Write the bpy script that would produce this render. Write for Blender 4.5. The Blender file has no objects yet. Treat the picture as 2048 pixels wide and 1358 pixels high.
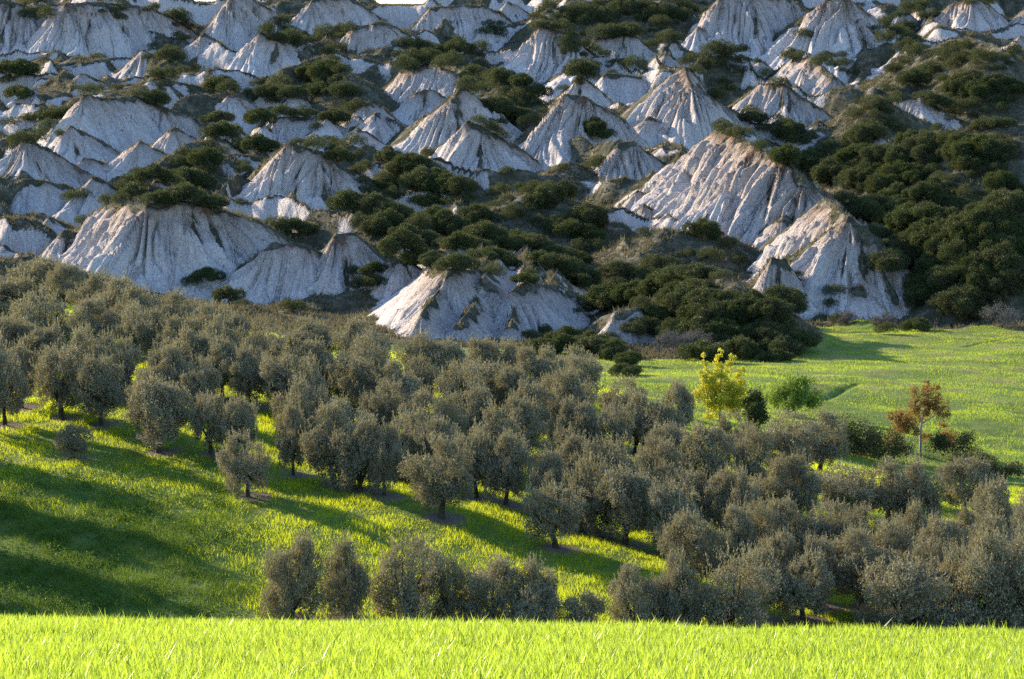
import bpy, math, random
import numpy as np
R = math.radians
rng = np.random.default_rng(11)
random.seed(11)
SC = bpy.context.scene
COL = SC.collection

# ------------------------------------------------------------------ camera, sky, sun, exposure
PITCH = 5.5
cam = bpy.data.cameras.new('camera'); co = bpy.data.objects.new('camera', cam); COL.objects.link(co)
cam.sensor_width = 36; cam.lens = 100; cam.clip_start = 0.5; cam.clip_end = 20000
co.location = (0, 0, 0); co.rotation_euler = (R(90 - PITCH), 0, 0)
SC.camera = co
SUN_EL, SUN_AZ = 20.0, -50.0          # azimuth from +Y (view direction), negative = to the left
w = bpy.data.worlds.new('World'); SC.world = w; w.use_nodes = True
nt = w.node_tree; bg = nt.nodes['Background']
sky = nt.nodes.new('ShaderNodeTexSky'); sky.sky_type = 'NISHITA'; sky.sun_disc = False
sky.sun_elevation = R(SUN_EL); sky.sun_rotation = R(SUN_AZ)
sky.air_density = 1.2; sky.dust_density = 0.3; sky.ozone_density = 3.0
tn = nt.nodes.new('ShaderNodeMix'); tn.data_type = 'RGBA'; tn.blend_type = 'MULTIPLY'; tn.inputs[0].default_value = 1; tn.inputs[7].default_value = (.98, .98, 1.06, 1)
nt.links.new(sky.outputs[0], tn.inputs[6]); nt.links.new(tn.outputs[2], bg.inputs[0]); bg.inputs[1].default_value = 0.12
sl = bpy.data.lights.new('sun', 'SUN'); sl.energy = 4.5; sl.angle = R(0.53); sl.color = (1.0, 0.79, 0.56)
so = bpy.data.objects.new('sun', sl); COL.objects.link(so)
a = R(SUN_AZ); e = R(SUN_EL)
sd = (math.sin(a) * math.cos(e), math.cos(a) * math.cos(e), math.sin(e))     # towards the sun
from mathutils import Vector, Matrix
so.rotation_euler = Vector(sd).to_track_quat('Z', 'Y').to_euler()
so.location = (-60, 40, 60)
SC.view_settings.view_transform = 'Standard'; SC.view_settings.look = 'None'
SC.cycles.use_denoising = False
SC.view_settings.gamma = 1.0; SC.view_settings.exposure = 1.38

HAZE = 0.0
# ------------------------------------------------------------------ projection helpers (photo pixels 2048 x 1358)
F = 100 / 36 * 2048
CP, SP = math.cos(R(PITCH)), math.sin(R(PITCH))
def mx(u, v):
    yv = (679 - np.asarray(v, float)) / F; t = 1 / (CP + yv * SP)
    return t * (np.asarray(u, float) - 1024) / F, t * (-SP + yv * CP)
def pt(u, v, Y):
    kx, kz = mx(u, v); return kx * Y, Y, kz * Y
def proj(x, y, z):
    d = y * CP - z * SP; return 1024 + F * x / d, 679 - F * (y * SP + z * CP) / d

# ------------------------------------------------------------------ noise
_tab = np.random.default_rng(5).random((256, 256))
def vnoise(x, y, seed=0):
    x = x + seed * 17.37; y = y + seed * 41.13
    xi = np.floor(x).astype(np.int64); yi = np.floor(y).astype(np.int64)
    fx = x - xi; fy = y - yi
    fx = fx * fx * (3 - 2 * fx); fy = fy * fy * (3 - 2 * fy)
    x0 = xi & 255; x1 = (xi + 1) & 255; y0 = yi & 255; y1 = (yi + 1) & 255
    a = _tab[x0, y0]; b = _tab[x1, y0]; c = _tab[x0, y1]; d = _tab[x1, y1]
    return (a + (b - a) * fx + (c - a) * fy + (a - b - c + d) * fx * fy) * 2 - 1
def fbm(x, y, n=4, seed=0, gain=0.5):
    s = 0; A = 1.0
    for i in range(n):
        s = s + A * vnoise(x, y, seed + i * 3); x = x * 2.03 + 5.1; y = y * 2.03 + 1.7; A *= gain
    return s
def sstep(a, b, x):
    t = np.clip((x - a) / (b - a), 0, 1); return t * t * (3 - 2 * t)

# ------------------------------------------------------------------ base terrain from control points (photo px, row, distance)
CTL = [(0,1236,135),(0,1035,152),(0,905,166),(0,838,176),(0,715,195),(0,650,212),(0,604,230),(-150,1236,135),(-150,900,165),(-150,690,205),(-150,600,232),
 (500,1240,135),(500,1035,153),(500,905,168),(500,800,184),(500,735,200),(520,690,215),
 (1024,1250,137),(1024,1100,150),(1024,950,170),(1024,850,190),(1024,785,210),(1024,748,232),
 (1450,1260,139),(1450,1120,154),(1450,980,176),(1450,880,200),(1450,822,228),(1450,770,258),(1450,700,300),(1500,655,335),
 (2048,1265,141),(2048,1150,156),(2048,1030,184),(2048,950,215),(2048,850,245),(2048,740,285),(2048,660,328),(2200,1265,141),(2200,950,215),(2200,660,328),
 (1250,800,245),(1250,720,290),(1700,950,200),(1700,800,255),(1750,700,305),
 (0,665,265),(500,700,265),(900,735,275),(0,660,300),(500,672,300),(900,690,300),(1150,720,285)]
for u in (-200, 200, 600, 1024, 1450, 1850, 2250):
    q = {-200: -50, 200: -40, 600: -25, 1024: 5, 1450: 0, 1850: 0, 2250: 0}[u]
    for v, Y in ((640, 345), (500, 405), (350, 475), (200, 570), (100, 650), (-24, 760)):
        CTL.append((u, v + q * sstep(300, 640, v), Y))
CTL += [(800, 5, 762), (800, -6, 720), (410, 4, 765)]
P = np.array([pt(*c) for c in CTL] + [(x, y, z) for x in (-45, -15, 15, 45) for y, z in ((70, -17), (100, -25), (118, -27.2))]
             + [(x, 900, 12) for x in (-220, -70, 70, 220)])
S0 = 100.0
def tps(r2):
    return 0.5 * r2 * np.log(r2 + 1e-9)
A_ = P[:, :2] / S0
K = tps(((A_[:, None] - A_[None]) ** 2).sum(-1)) + np.eye(len(A_)) * 2e-3
Q = np.c_[np.ones(len(A_)), A_]
M_ = np.block([[K, Q], [Q.T, np.zeros((3, 3))]])
W_ = np.linalg.solve(M_, np.r_[P[:, 2], 0, 0, 0])
gx = np.linspace(-330, 330, 221); gy = np.linspace(50, 950, 301)
GX, GY = np.meshgrid(gx, gy, indexing='ij')
pts = np.c_[GX.ravel(), GY.ravel()] / S0
GZ = (W_[-3] + pts @ W_[-2:])
for i in range(len(A_)):
    GZ = GZ + W_[i] * tps(((pts - A_[i]) ** 2).sum(1))
GZ = GZ.reshape(GX.shape)
def base0(x, y):
    fx = np.clip((x - gx[0]) / (gx[1] - gx[0]), 0, len(gx) - 1.001); fy = np.clip((y - gy[0]) / (gy[1] - gy[0]), 0, len(gy) - 1.001)
    i = fx.astype(int); j = fy.astype(int); fx = fx - i; fy = fy - j
    return GZ[i, j] * (1 - fx) * (1 - fy) + GZ[i + 1, j] * fx * (1 - fy) + GZ[i, j + 1] * (1 - fx) * fy + GZ[i + 1, j + 1] * fx * fy
def solve_ray(u, v, h=0.0, fn=None, y0=120, y1=860, step=0.5, near=None):
    fn = fn or base0
    kx, kz = mx(u, v); Y = np.arange(y0, y1, step)
    g = kz * Y - (fn(kx * Y, Y) + h)
    idx = np.nonzero((g[:-1] > 0) & (g[1:] <= 0))[0]
    if len(idx) == 0: return None
    i = idx[0]; t = g[i] / (g[i] - g[i + 1]); return Y[i] + t * step

# ------------------------------------------------------------------ clay mounds: rim points (px, row, foot row) as seen, lateral slope, front slope, back slope
FE = []
def fe(pts, SL=1.05, SF=1.0, SB=0.35, fl=1.0, veg=0):
    FE.append(dict(p=pts, SL=SL, SF=SF, SB=SB, fl=fl, veg=veg))
fe([(-40,-5,112),(18,0,112),(45,10,112)]); fe([(137,6,128),(200,3,120),(295,12,102)], SL=1.1); fe([(308,58,84)]); fe([(407,64,134)], SL=1.1)
fe([(284,97,168)], SL=.95); fe([(165,145,208)], SL=.85); fe([(68,175,216)], SL=.8); fe([(125,126,150),(195,119,148)])
fe([(171,188,300),(225,196,285),(273,191,270),(335,214,262)], SL=1.15); fe([(147,250,318)], SL=.95); fe([(48,273,386)], SL=1.1)
fe([(48,356,412),(85,357,412)], SL=.8, SF=.9); fe([(273,280,355)], SL=.85); fe([(345,253,330)], SL=.95); fe([(400,181,236)], SL=1.0)
fe([(455,190,244),(482,190,240)], SL=1.1); fe([(520,64,148),(560,82,146),(602,80,130)], SL=1.05)
fe([(458,-14,104),(500,-4,92)], SL=1.5); fe([(625,-2,84),(690,-10,60)], SL=1.1); fe([(708,52,136),(765,42,137),(800,60,120)], SL=1.15)
fe([(862,12,72),(970,8,70)], SL=1.3); fe([(1020,2,44)], SL=1); fe([(795,100,146)], SL=.95); fe([(800,142,195),(880,128,205),(925,152,210)], SL=1.3)
fe([(832,182,238),(862,178,238)], SL=.85, SF=.85); fe([(735,202,266)], SL=1.05,SF=.85); fe([(746,222,280)], SL=.95,SF=.85); fe([(721,256,300)], SL=.9)
fe([(1083,48,154),(1126,66,154)], SL=1.25); fe([(1190,76,128),(1263,66,128),(1292,88,122)], SL=1.3); fe([(1152,126,165)], SL=.8)
fe([(1127,187,335),(1168,190,335)], SL=1.25, SF=1.1); fe([(923,172,312),(905,195,312)], SL=.88); fe([(933,240,360),(975,255,362),(1012,282,350)], SL=1.15)
fe([(1233,287,396),(1265,281,396)], SL=1.35, SF=1.15); fe([(1364,130,300),(1392,165,306),(1440,200,290)], SL=1.05)
fe([(1392,51,104)], SL=1.1, SF=.9); fe([(1435,-8,102),(1500,-14,104),(1578,-5,90)], SL=1.4); fe([(1650,-2,124),(1682,-8,126),(1700,0,120)], SL=.95)
fe([(1717,38,126)], SL=1.0); fe([(1905,8,78),(1950,-6,86)], SL=1.0); fe([(2048,16,74),(2100,0,74)], SL=.95); fe([(1806,96,138)], SL=.8)
fe([(1588,112,190),(1625,116,205),(1660,150,212)], SL=1.05); fe([(1512,168,250),(1567,165,256),(1598,188,256)], SL=1.15)
fe([(1437,252,470),(1512,293,520),(1567,321,530),(1610,360,535)], SL=.98, SF=1.1, SB=.45); fe([(1645,394,600),(1695,431,640),(1750,474,640),(1790,514,640)], SL=1.05, SF=1.1, SB=.45)
fe([(1455,330,495)], SL=1.1,SF=1.1); fe([(1575,430,540)], SL=1.0,SF=1.1)
fe([(1718,572,642)], SL=1.0); fe([(1553,512,640),(1584,520,640)], SL=1.55, SF=1.3); fe([(1790,200,248),(1840,190,255),(1902,226,255)], SL=1.25)
fe([(1843,280,340),(1872,287,345),(1902,321,350)], SL=1.3); fe([(1984,338,386)], SL=1.0); fe([(2004,304,335)], SL=1.4); fe([(2034,604,646)], SL=1.6)
fe([(222,405,540),(300,407,570),(362,401,572),(445,416,570)], SL=.98, SF=1.15, SB=.1); fe([(137,458,530)], SL=1.2)
fe([(528,486,590),(595,487,594)], SL=1.05, SF=1.1, SB=.25); fe([(672,466,602),(716,465,604)], SL=1.2, SF=1.1, SB=.2); fe([(800,506,618)], SL=.92, SB=.3)
fe([(573,284,432),(640,305,436),(668,318,436)], SL=1.1, SF=1.05); fe([(650,420,440),(690,432,445)], SL=.7)
fe([(878,545,668),(905,535,672),(952,540,668)], SL=1.02, SF=.95, SB=0.0); fe([(976,552,672),(986,562,672)], SL=1.1, SB=0.0, SF=.95)
fe([(1040,571,676),(1060,563,676),(1110,572,670),(1138,588,664)], SL=1.12, SB=0.0, SF=.95); fe([(1226,622,692),(1284,615,692)], SL=1.35, SF=1.2, SB=.1)
fe([(902,537,660),(878,580,672),(852,622,682)], SL=1.15, SF=.8, SB=.6); fe([(980,553,662),(952,598,674),(926,640,684)], SL=1.15, SF=.8, SB=.6); fe([(1062,565,664),(1040,606,674),(1020,645,682)], SL=1.2, SF=.8, SB=.6)
fe([(803,397,436)], SL=.9); fe([(1215,146,180),(1268,150,180)], SL=1.1); fe([(1210,212,258)], SL=1.05); fe([(1329,106,150)], SL=.9,SF=.8)
fe([(555,233,262),(622,232,262)], SL=1.1); fe([(523,243,268)], SL=1.4); fe([(1300,232,300)],SL=.9); fe([(300,92,120)],SL=1,SB=.1)
_rf = np.random.default_rng(41); _px = [(p[0], p[1], p[2]) for f in FE for p in f['p']]; _fl = []
for _ in range(4000):
    if len(_fl) >= 48: break
    u = _rf.uniform(-20, 2070); vf = _rf.uniform(30, 600); hh = _rf.uniform(22, 62) * (.7 + vf / 900)
    if u > 1780 and vf > 240: continue
    if vf > np.interp(u, [0, 250, 700, 1150, 1500, 2048], [470, 500, 560, 480, 470, 220]): continue
    v = vf - hh
    if any(abs(u - a) < (c - b) * .55 + 14 and b - 12 < v + hh * .4 < c + 4 for a, b, c in _px): continue
    if any(abs(u - a) < 30 and abs(v - b) < 24 for a, b, c in _fl): continue
    _fl.append((u, v, vf)); wd = _rf.uniform(0, 26)
    fe([(u, v, vf)] if wd < 8 else [(u, v, vf), (u + wd, v + _rf.uniform(-2, 8), vf)], SL=_rf.uniform(.85, 1.25), SF=_rf.uniform(.9, 1.1), SB=_rf.uniform(.15, .5))
# vegetated shoulders (no bare face)
V = 1
fe([(560,140,230),(640,112,230),(700,150,250)], SL=.8, SF=.5, SB=.2, veg=V); fe([(1100,12,90),(1200,-5,90),(1330,-5,90)], SL=.8, SF=.5, SB=.1, veg=V)
fe([(830,305,420),(870,330,420)], SL=.6, SF=.7, SB=.3, veg=V); fe([(1130,325,400)], SL=.45, SF=.5, SB=.2, veg=V); fe([(1040,385,520),(1090,378,520)], SL=.5, SF=.5, SB=.1, veg=V)
fe([(1000,160,270),(1060,190,280)], SL=.9, SF=.7, SB=.2, veg=V); fe([(1900,80,200),(2000,90,260)], SL=.7, SF=.55, SB=.2, veg=V)
fe([(1760,190,300),(1740,205,300)], SL=.8, SF=.7, SB=.2, veg=V); fe([(1400,545,690),(1480,565,700),(1560,620,705)], SL=.75, SF=.75, SB=.2, veg=V)
fe([(1880,260,420),(1990,250,450),(2100,230,460)], SL=.75, SF=.6, SB=.2, veg=V); fe([(1870,440,640),(1980,420,650),(2100,400,650)], SL=.9, SF=.7, SB=.2, veg=V)
fe([(320,330,400),(400,290,390)], SL=.7, SF=.5, SB=.2, veg=V); fe([(1330,470,600),(1440,480,600)], SL=.5, SF=.4, SB=.1, veg=V)

def g_prof(t):
    return np.where(t < 1, t * (1.12 - 0.12 * t), 1 + (t - 1) * 0.88)
for f in FE:
    q = []
    for (u, v, vf) in f['p']:
        Yf = solve_ray(u, vf)
        if Yf is None: Yf = 600
        ma = float(mx(u, v)[1]); mf = float(mx(u, vf)[1])
        Ya = Yf * (f['SF'] - mf) / (f['SF'] - ma)
        x, y, z = pt(u, v, Ya); q.append((x, y, z, z - mf * Yf))
    f['w'] = np.array(q); f['H'] = max(2.0, f['w'][:, 3].mean())
    if not f['veg'] and f['p'][0][2] < 600 and f['H'] > 3:
        L_ = f['w'][-1].copy(); r_ = (abs(hash((int(f['p'][0][0]), 7))) % 100) / 100; Hh = f['H']
        t1 = L_ + np.array([.42 * Hh, .5 * Hh, -.22 * Hh, 0]); t2 = t1 + np.array([(.5 + .5 * r_) * Hh, .55 * Hh, -(.45 + .2 * r_) * Hh, 0]); f['w'] = np.vstack([f['w'], t1, t2])

_rs = np.random.default_rng(8)
for f in list(FE):
    if f['veg'] or f['H'] < 4.5: continue
    W = f['w'][:max(1, len(f['p']))]; L = np.hypot(*(W[-1, :2] - W[0, :2])); H = f['H']; ns = int(2 + min(5, (L + H * .8) / 7))
    for i in range(ns):
        t = (i + _rs.uniform(.15, .85)) / ns; q = t * (len(W) - 1); k = min(int(q), max(0, len(W) - 2)); p = W[k] + (W[min(k + 1, len(W) - 1)] - W[k]) * (q - k)
        ph = (t - .5) * (2.2 if L < H else 1.3) + _rs.uniform(-.25, .25) - .1
        dr = np.array([math.sin(ph), -math.cos(ph)]); drop = H * _rs.uniform(.5, .95); sl = .86 * (abs(dr[0]) * f['SL'] + abs(dr[1]) * f['SF'])
        r1 = drop / sl; st = _rs.uniform(.0, .3) * r1; z0 = p[2] - .25 - st * sl * 1.12
        b = (p[0] + dr[0] * r1, p[1] + dr[1] * r1, p[2] - drop, H * .3); a_ = (p[0] + dr[0] * st, p[1] + dr[1] * st, z0, H * .6)
        m_ = tuple((np.array(a_) + np.array(b)) / 2 + np.array([_rs.uniform(-.6, .6), 0, _rs.uniform(-.35, .1), 0]))
        FE.append(dict(SL=f['SL'] * 1.15, SF=f['SF'] * 1.15, SB=f['SB'] + .9, fl=.8, veg=0, w=np.array([a_, m_, b]), H=max(2.5, H * .45), spur=1))

DITCH = []
for ua, va, ub, vb, dp in ((1645, 797, 1712, 767, .3), (1930, 694, 2048, 672, .18), (1640, 668, 1800, 690, .12)):
    Ya, Yb = solve_ray(ua, va), solve_ray(ub, vb); DITCH.append((float(mx(ua, va)[0]) * Ya, Ya, float(mx(ub, vb)[0]) * Yb, Yb, dp))
def terrain(x, y, detail=True, full=False):
    x = np.asarray(x, float); y = np.asarray(y, float); shp = x.shape; x = x.ravel(); y = y.ravel()
    bad = sstep(318, 350, y) if detail != 'x' else 0
    z = base0(x, y)
    z = z + bad * (1.9 * fbm(x / 14, y / 14, 3, 2) + .35 * fbm(x / 3.1, y / 3.1, 2, 9)) + (1 - bad) * .22 * fbm(x / 9, y / 9, 3, 4)
    def relief(a_, b_):
        q = fbm(a_ / 30 + .15 * b_ / 30 + .3 * vnoise(b_ / 20, a_ / 25, 4), b_ / 34, 4, 140, .42); q2 = fbm(a_ / 7, b_ / 9, 2, 150)
        return 11 * (np.maximum(0, 1 - np.abs(q)) ** 1.6 - .72) + 1.6 * (1 - np.abs(q2)) - .8
    bm = sstep(352, 385, y); r0 = relief(x, y); gxx = (relief(x + .6, y) - r0) / .6; gyy = (relief(x, y + .6) - r0) / .6
    z = z + bm * r0
    xr = x / y; dens = 1 - .9 * sstep(.06, .12, xr) * sstep(560, 480, y) - .35 * sstep(-.02, .05, xr) * sstep(520, 440, y)
    cbase = dens * sstep(.22, .55, gyy * .95 + gxx * .22 + .12 * vnoise(x / 2, y / 2, 88)) * bm * sstep(-.45, -.05, fbm(x / 13, y / 12, 3, 170))
    clay = cbase; RLb = x * 1.0; _unused = .42 * sstep(.2, .6, fbm(x / 9, y / 6, 4, 40)) * sstep(340, 380, y); hf = .25 + 0 * z; RL = x + .3 * y; RD = .2 * y
    for k, f in enumerate(FE):
        W = f['w']; H = f['H'] + 3; SB = f['SB']
        x0 = W[:, 0].min() - H / f['SL'] * 1.7 - 2; x1 = W[:, 0].max() + H / f['SL'] * 1.7 + 2
        y0 = W[:, 1].min() - H / f['SF'] * 1.7 - 2; y1 = W[:, 1].max() + min(60, H / max(SB, .12))
        m = np.nonzero((x > x0) & (x < x1) & (y > y0) & (y < y1))[0]
        if len(m) == 0: continue
        X = x[m]; Yy = y[m]
        Xw = X + .9 * vnoise(X / 6, Yy / 6, 20); Yw = Yy + .9 * vnoise(X / 6, Yy / 6, 31)
        best = np.full(len(m), -1e9); bd = np.zeros(len(m)); bt = np.zeros(len(m)); bth = np.zeros(len(m)); bfr = np.zeros(len(m))
        arc = 0.0; n = len(W)
        for s in range(max(1, n - 1)):
            A = W[s]; B = W[min(s + 1, n - 1)]
            ex = (B[0] - A[0]); ey = (B[1] - A[1]); L2 = ex * ex + ey * ey + 1e-9
            t = np.clip(((Xw - A[0]) * ex + (Yw - A[1]) * ey) / L2, 0, 1) if n > 1 else np.zeros(len(m))
            dx = Xw - (A[0] + t * ex); dy = Yw - (A[1] + t * ey)
            r = np.hypot(dx, dy) + 1e-6
            back = sstep(-.05, .75, dy / r)
            SY = f['SF'] * (1 - back) + SB * back
            SLb = f['SL'] * (1 - .25 * back)
            d = np.sqrt((SLb * dx) ** 2 + (SY * dy) ** 2)
            zr = A[2] + t * (B[2] - A[2])
            hh = zr - f['H'] * g_prof(d / f['H'])
            u = hh > best
            best[u] = hh[u]; bd[u] = d[u]; bt[u] = (arc + t * math.sqrt(L2))[u] ; bth[u] = np.arctan2(dx * f['SL'], -dy * f['SF'])[u]; bfr[u] = (1 - back)[u]
            arc += math.sqrt(L2)
        h = best; 
        # flutes running down the face
        if not f['veg']:
            fade = sstep(.2, 3.0, bd) * bfr * f['fl']
            Re = .45 * f['H']
            wob = .35 * vnoise(X / 4, Yy / 4, 7 + k)
            s0 = bt + bth * Re + wob
            def tri(lam, sd_):
                p = s0 / lam + 1.1 * vnoise(s0 / lam * .8, bd * .10, 160 + sd_ + k)
                return 1 - np.abs(2 * (p - np.floor(p)) - 1)
            def gul(lam, sd_):
                p = s0 / lam + 1.3 * vnoise(s0 / lam * .8, bd * .13, 60 + sd_ + k)
                return np.abs(np.sin(np.pi * p)) ** .55
            amp = min(1.25, .5 + f['H'] / 16)
            h = h + fade * amp * (1.9 * (tri(5.4, 1) - .6) * sstep(.5, 6, bd) + 1.45 * (gul(2.2, 2) - .65) * (.5 + .9 * np.clip(vnoise(X / 5, Yy / 5, 50) + .3, 0, 1)) + .6 * (tri(1.05, 3) - .55))
            h = h - .5 * (1 - sstep(0, .9, bd)) * bfr * 0
        else:
            h = h + .8 * fbm(X / 7, Yy / 7, 3, 70 + k)
        zz = z[m]
        kk = .8; t = np.clip((h - zz) / (2 * kk) + .5, 0, 1)
        new = zz * (1 - t) + h * t + kk * t * (1 - t)
        z[m] = new
        if any(775 < p_[0] < 1150 and 655 < p_[2] < 690 for p_ in f.get('p', [])): bfr = np.maximum(bfr, .98)
        cl = (0 if f['veg'] else 1) * sstep(.25, .7, bfr + .25 * vnoise(X / 2.2, Yy / 2.2, 80)) * (sstep(.2, 1.1, bd + .8 * vnoise(X / 1.5, Yy / 1.5, 81)))
        wn = m[h > zz - .1]; sl_ = h > zz - .1; RL[wn] = (bt + bth * .45 * f['H'] + k * 13.7)[sl_]; RD[wn] = bd[sl_]
        win = sstep(-.9, .7, h - zz + .6 * vnoise(X / 2.5, Yy / 2.5, 83))
        clay[m] = clay[m] * (1 - win) + cl * win
        hf[m] = hf[m] * (1 - win) + win * np.clip(1 - bd / f['H'], 0, 1)
    uu = 1024 + F * x / (y * CP - z * SP)
    rc = np.where(uu > 0, -90 + 102 * sstep(700, 760, uu) * (1 - sstep(845, 900, uu)) + 97 * sstep(360, 390, uu) * (1 - sstep(430, 460, uu)), -90)
    cz = (-SP + (679 - rc) / F * CP) / (CP + (679 - rc) / F * SP) * y
    z = np.where(y > 560, np.minimum(z, cz), z)
    for (ax_, ay_, bx2, by2, dp) in DITCH:
        ex = bx2 - ax_; ey = by2 - ay_; t = np.clip(((x - ax_) * ex + (y - ay_) * ey) / (ex * ex + ey * ey), 0, 1)
        dd = np.hypot(x - ax_ - t * ex, (y - ay_ - t * ey)); z = z - dp * np.exp(-(dd / .4) ** 2)
    if detail:
        z = z + bad * (clay * (.2 * fbm(x / 1.1, y / 1.1, 2, 90) + .1 * vnoise(x / .45, y / .45, 97)) + (1 - clay) * .16 * fbm(x / 1.1, y / 1.1, 2, 93))
    z = z - (1 - bad) * 0
    if full: return z.reshape(shp), clay.reshape(shp), hf.reshape(shp), RL.reshape(shp), RD.reshape(shp)
    return z.reshape(shp)

# ------------------------------------------------------------------ mesh helpers
def mesh_np(name, V_, faces, mat=None, attrs=None, smooth=False, parent=None, link=True, uv=None):
    """faces: (n,k) int array"""
    me = bpy.data.meshes.new(name); n, k = faces.shape
    me.vertices.add(len(V_)); me.vertices.foreach_set('co', np.ascontiguousarray(V_, np.float32).ravel())
    me.loops.add(n * k); me.loops.foreach_set('vertex_index', np.ascontiguousarray(faces, np.int32).ravel())
    me.polygons.add(n); me.polygons.foreach_set('loop_start', np.arange(0, n * k, k, dtype=np.int32))
    if smooth: me.polygons.foreach_set('use_smooth', np.ones(n, bool))
    me.update(calc_edges=True)
    if not smooth: me.shade_flat()
    for an, av in (attrs or {}).items():
        at = me.attributes.new(an, 'FLOAT', 'POINT'); at.data.foreach_set('value', np.ascontiguousarray(av, np.float32).ravel())
    if mat: me.materials.append(mat)
    o = bpy.data.objects.new(name, me)
    if link: COL.objects.link(o)
    if parent: o.parent = parent
    return o
def join_np(parts):
    Vs, Fs, o = [], [], 0
    for v, f in parts:
        Vs.append(v); Fs.append(f + o); o += len(v)
    return np.concatenate(Vs), np.concatenate(Fs)
def grid_faces(n, m):
    i = np.arange(n - 1)[:, None] * m + np.arange(m - 1)[None]
    return np.stack([i, i + m, i + m + 1, i + 1], -1).reshape(-1, 4)
def tube(path, rad, k=7):
    path = np.asarray(path, float); n = len(path); V_ = []
    for i in range(n):
        d = path[min(i + 1, n - 1)] - path[max(i - 1, 0)]; d = d / (np.linalg.norm(d) + 1e-9)
        a_ = np.cross(d, (0.3, 1, 0.1)); a_ /= np.linalg.norm(a_) + 1e-9; b_ = np.cross(d, a_)
        for j in range(k):
            t = 2 * math.pi * j / k; V_.append(path[i] + rad[i] * (math.cos(t) * a_ + math.sin(t) * b_))
    Fc = [(i * k + j, i * k + (j + 1) % k, (i + 1) * k + (j + 1) % k, (i + 1) * k + j) for i in range(n - 1) for j in range(k)]
    return np.array(V_), np.array(Fc)

# ------------------------------------------------------------------ materials
def newmat(name):
    m = bpy.data.materials.new(name); m.use_nodes = True; t = m.node_tree
    for n in list(t.nodes): t.nodes.remove(n)
    return m, t
def N(t, ty, **kw):
    n = t.nodes.new(ty)
    for k, v in kw.items(): setattr(n, k, v)
    return n
def ramp(t, src, stops):
    r = N(t, 'ShaderNodeValToRGB'); t.links.new(src, r.inputs[0]); el = r.color_ramp.elements
    while len(el) > 1: el.remove(el[0])
    el[0].position = stops[0][0]; el[0].color = (*stops[0][1], 1)
    for p, c in stops[1:]:
        q = el.new(p); q.color = (*c, 1)
    return r.outputs[0]
def noise(t, scale, detail=4, vec=None, rough=.55):
    n = N(t, 'ShaderNodeTexNoise'); n.inputs['Scale'].default_value = scale; n.inputs['Detail'].default_value = detail; n.inputs['Roughness'].default_value = rough
    if vec is None:
        g = N(t, 'ShaderNodeNewGeometry'); vec = g.outputs['Position']
    t.links.new(vec, n.inputs['Vector']); return n.outputs['Fac']
def mixc(t, f, a_, b_):
    m = N(t, 'ShaderNodeMix', data_type='RGBA')
    for i, s in ((0, f), (6, a_), (7, b_)):
        if isinstance(s, (tuple, float, int)): m.inputs[i].default_value = (*s, 1) if isinstance(s, tuple) else s
        else: t.links.new(s, m.inputs[i])
    return m.outputs[2]
def leafmat(name, c0, c1, trans, tc, rough=.5, spec=.3, c2=None, tv=.7):
    """leaf / blade material: colour varies per mesh island and per object"""
    m, t = newmat(name)
    g = N(t, 'ShaderNodeNewGeometry'); oi = N(t, 'ShaderNodeObjectInfo')
    col = mixc(t, g.outputs['Random Per Island'], c0, c1)
    if c2:
        mt = N(t, 'ShaderNodeMath', operation='MULTIPLY'); t.links.new(oi.outputs['Random'], mt.inputs[0]); mt.inputs[1].default_value = .75
        col = mixc(t, mt.outputs[0], col, c2)
    p = N(t, 'ShaderNodeBsdfPrincipled'); t.links.new(col, p.inputs['Base Color']); p.inputs['Roughness'].default_value = rough
    p.inputs['Specular IOR Level'].default_value = spec
    tr = N(t, 'ShaderNodeBsdfTranslucent'); tc_ = mixc(t, g.outputs['Random Per Island'], tc, tuple(x * tv for x in tc)); t.links.new(tc_, tr.inputs[0])
    mx_ = N(t, 'ShaderNodeMixShader'); mx_.inputs[0].default_value = trans
    t.links.new(p.outputs[0], mx_.inputs[1]); t.links.new(tr.outputs[0], mx_.inputs[2])
    o = N(t, 'ShaderNodeOutputMaterial'); t.links.new(mx_.outputs[0], o.inputs[0]); return m
def simplemat(name, stops, scale, rough=.85, bump=0, bscale=20, spec=.2):
    m, t = newmat(name); c = ramp(t, noise(t, scale, 5), stops)
    p = N(t, 'ShaderNodeBsdfPrincipled'); t.links.new(c, p.inputs['Base Color']); p.inputs['Roughness'].default_value = rough; p.inputs['Specular IOR Level'].default_value = spec
    if bump:
        b = N(t, 'ShaderNodeBump'); b.inputs['Strength'].default_value = 1; b.inputs['Distance'].default_value = bump
        t.links.new(noise(t, bscale, 5), b.inputs['Height']); t.links.new(b.outputs[0], p.inputs['Normal'])
    o = N(t, 'ShaderNodeOutputMaterial'); t.links.new(p.outputs[0], o.inputs[0]); return m
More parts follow.
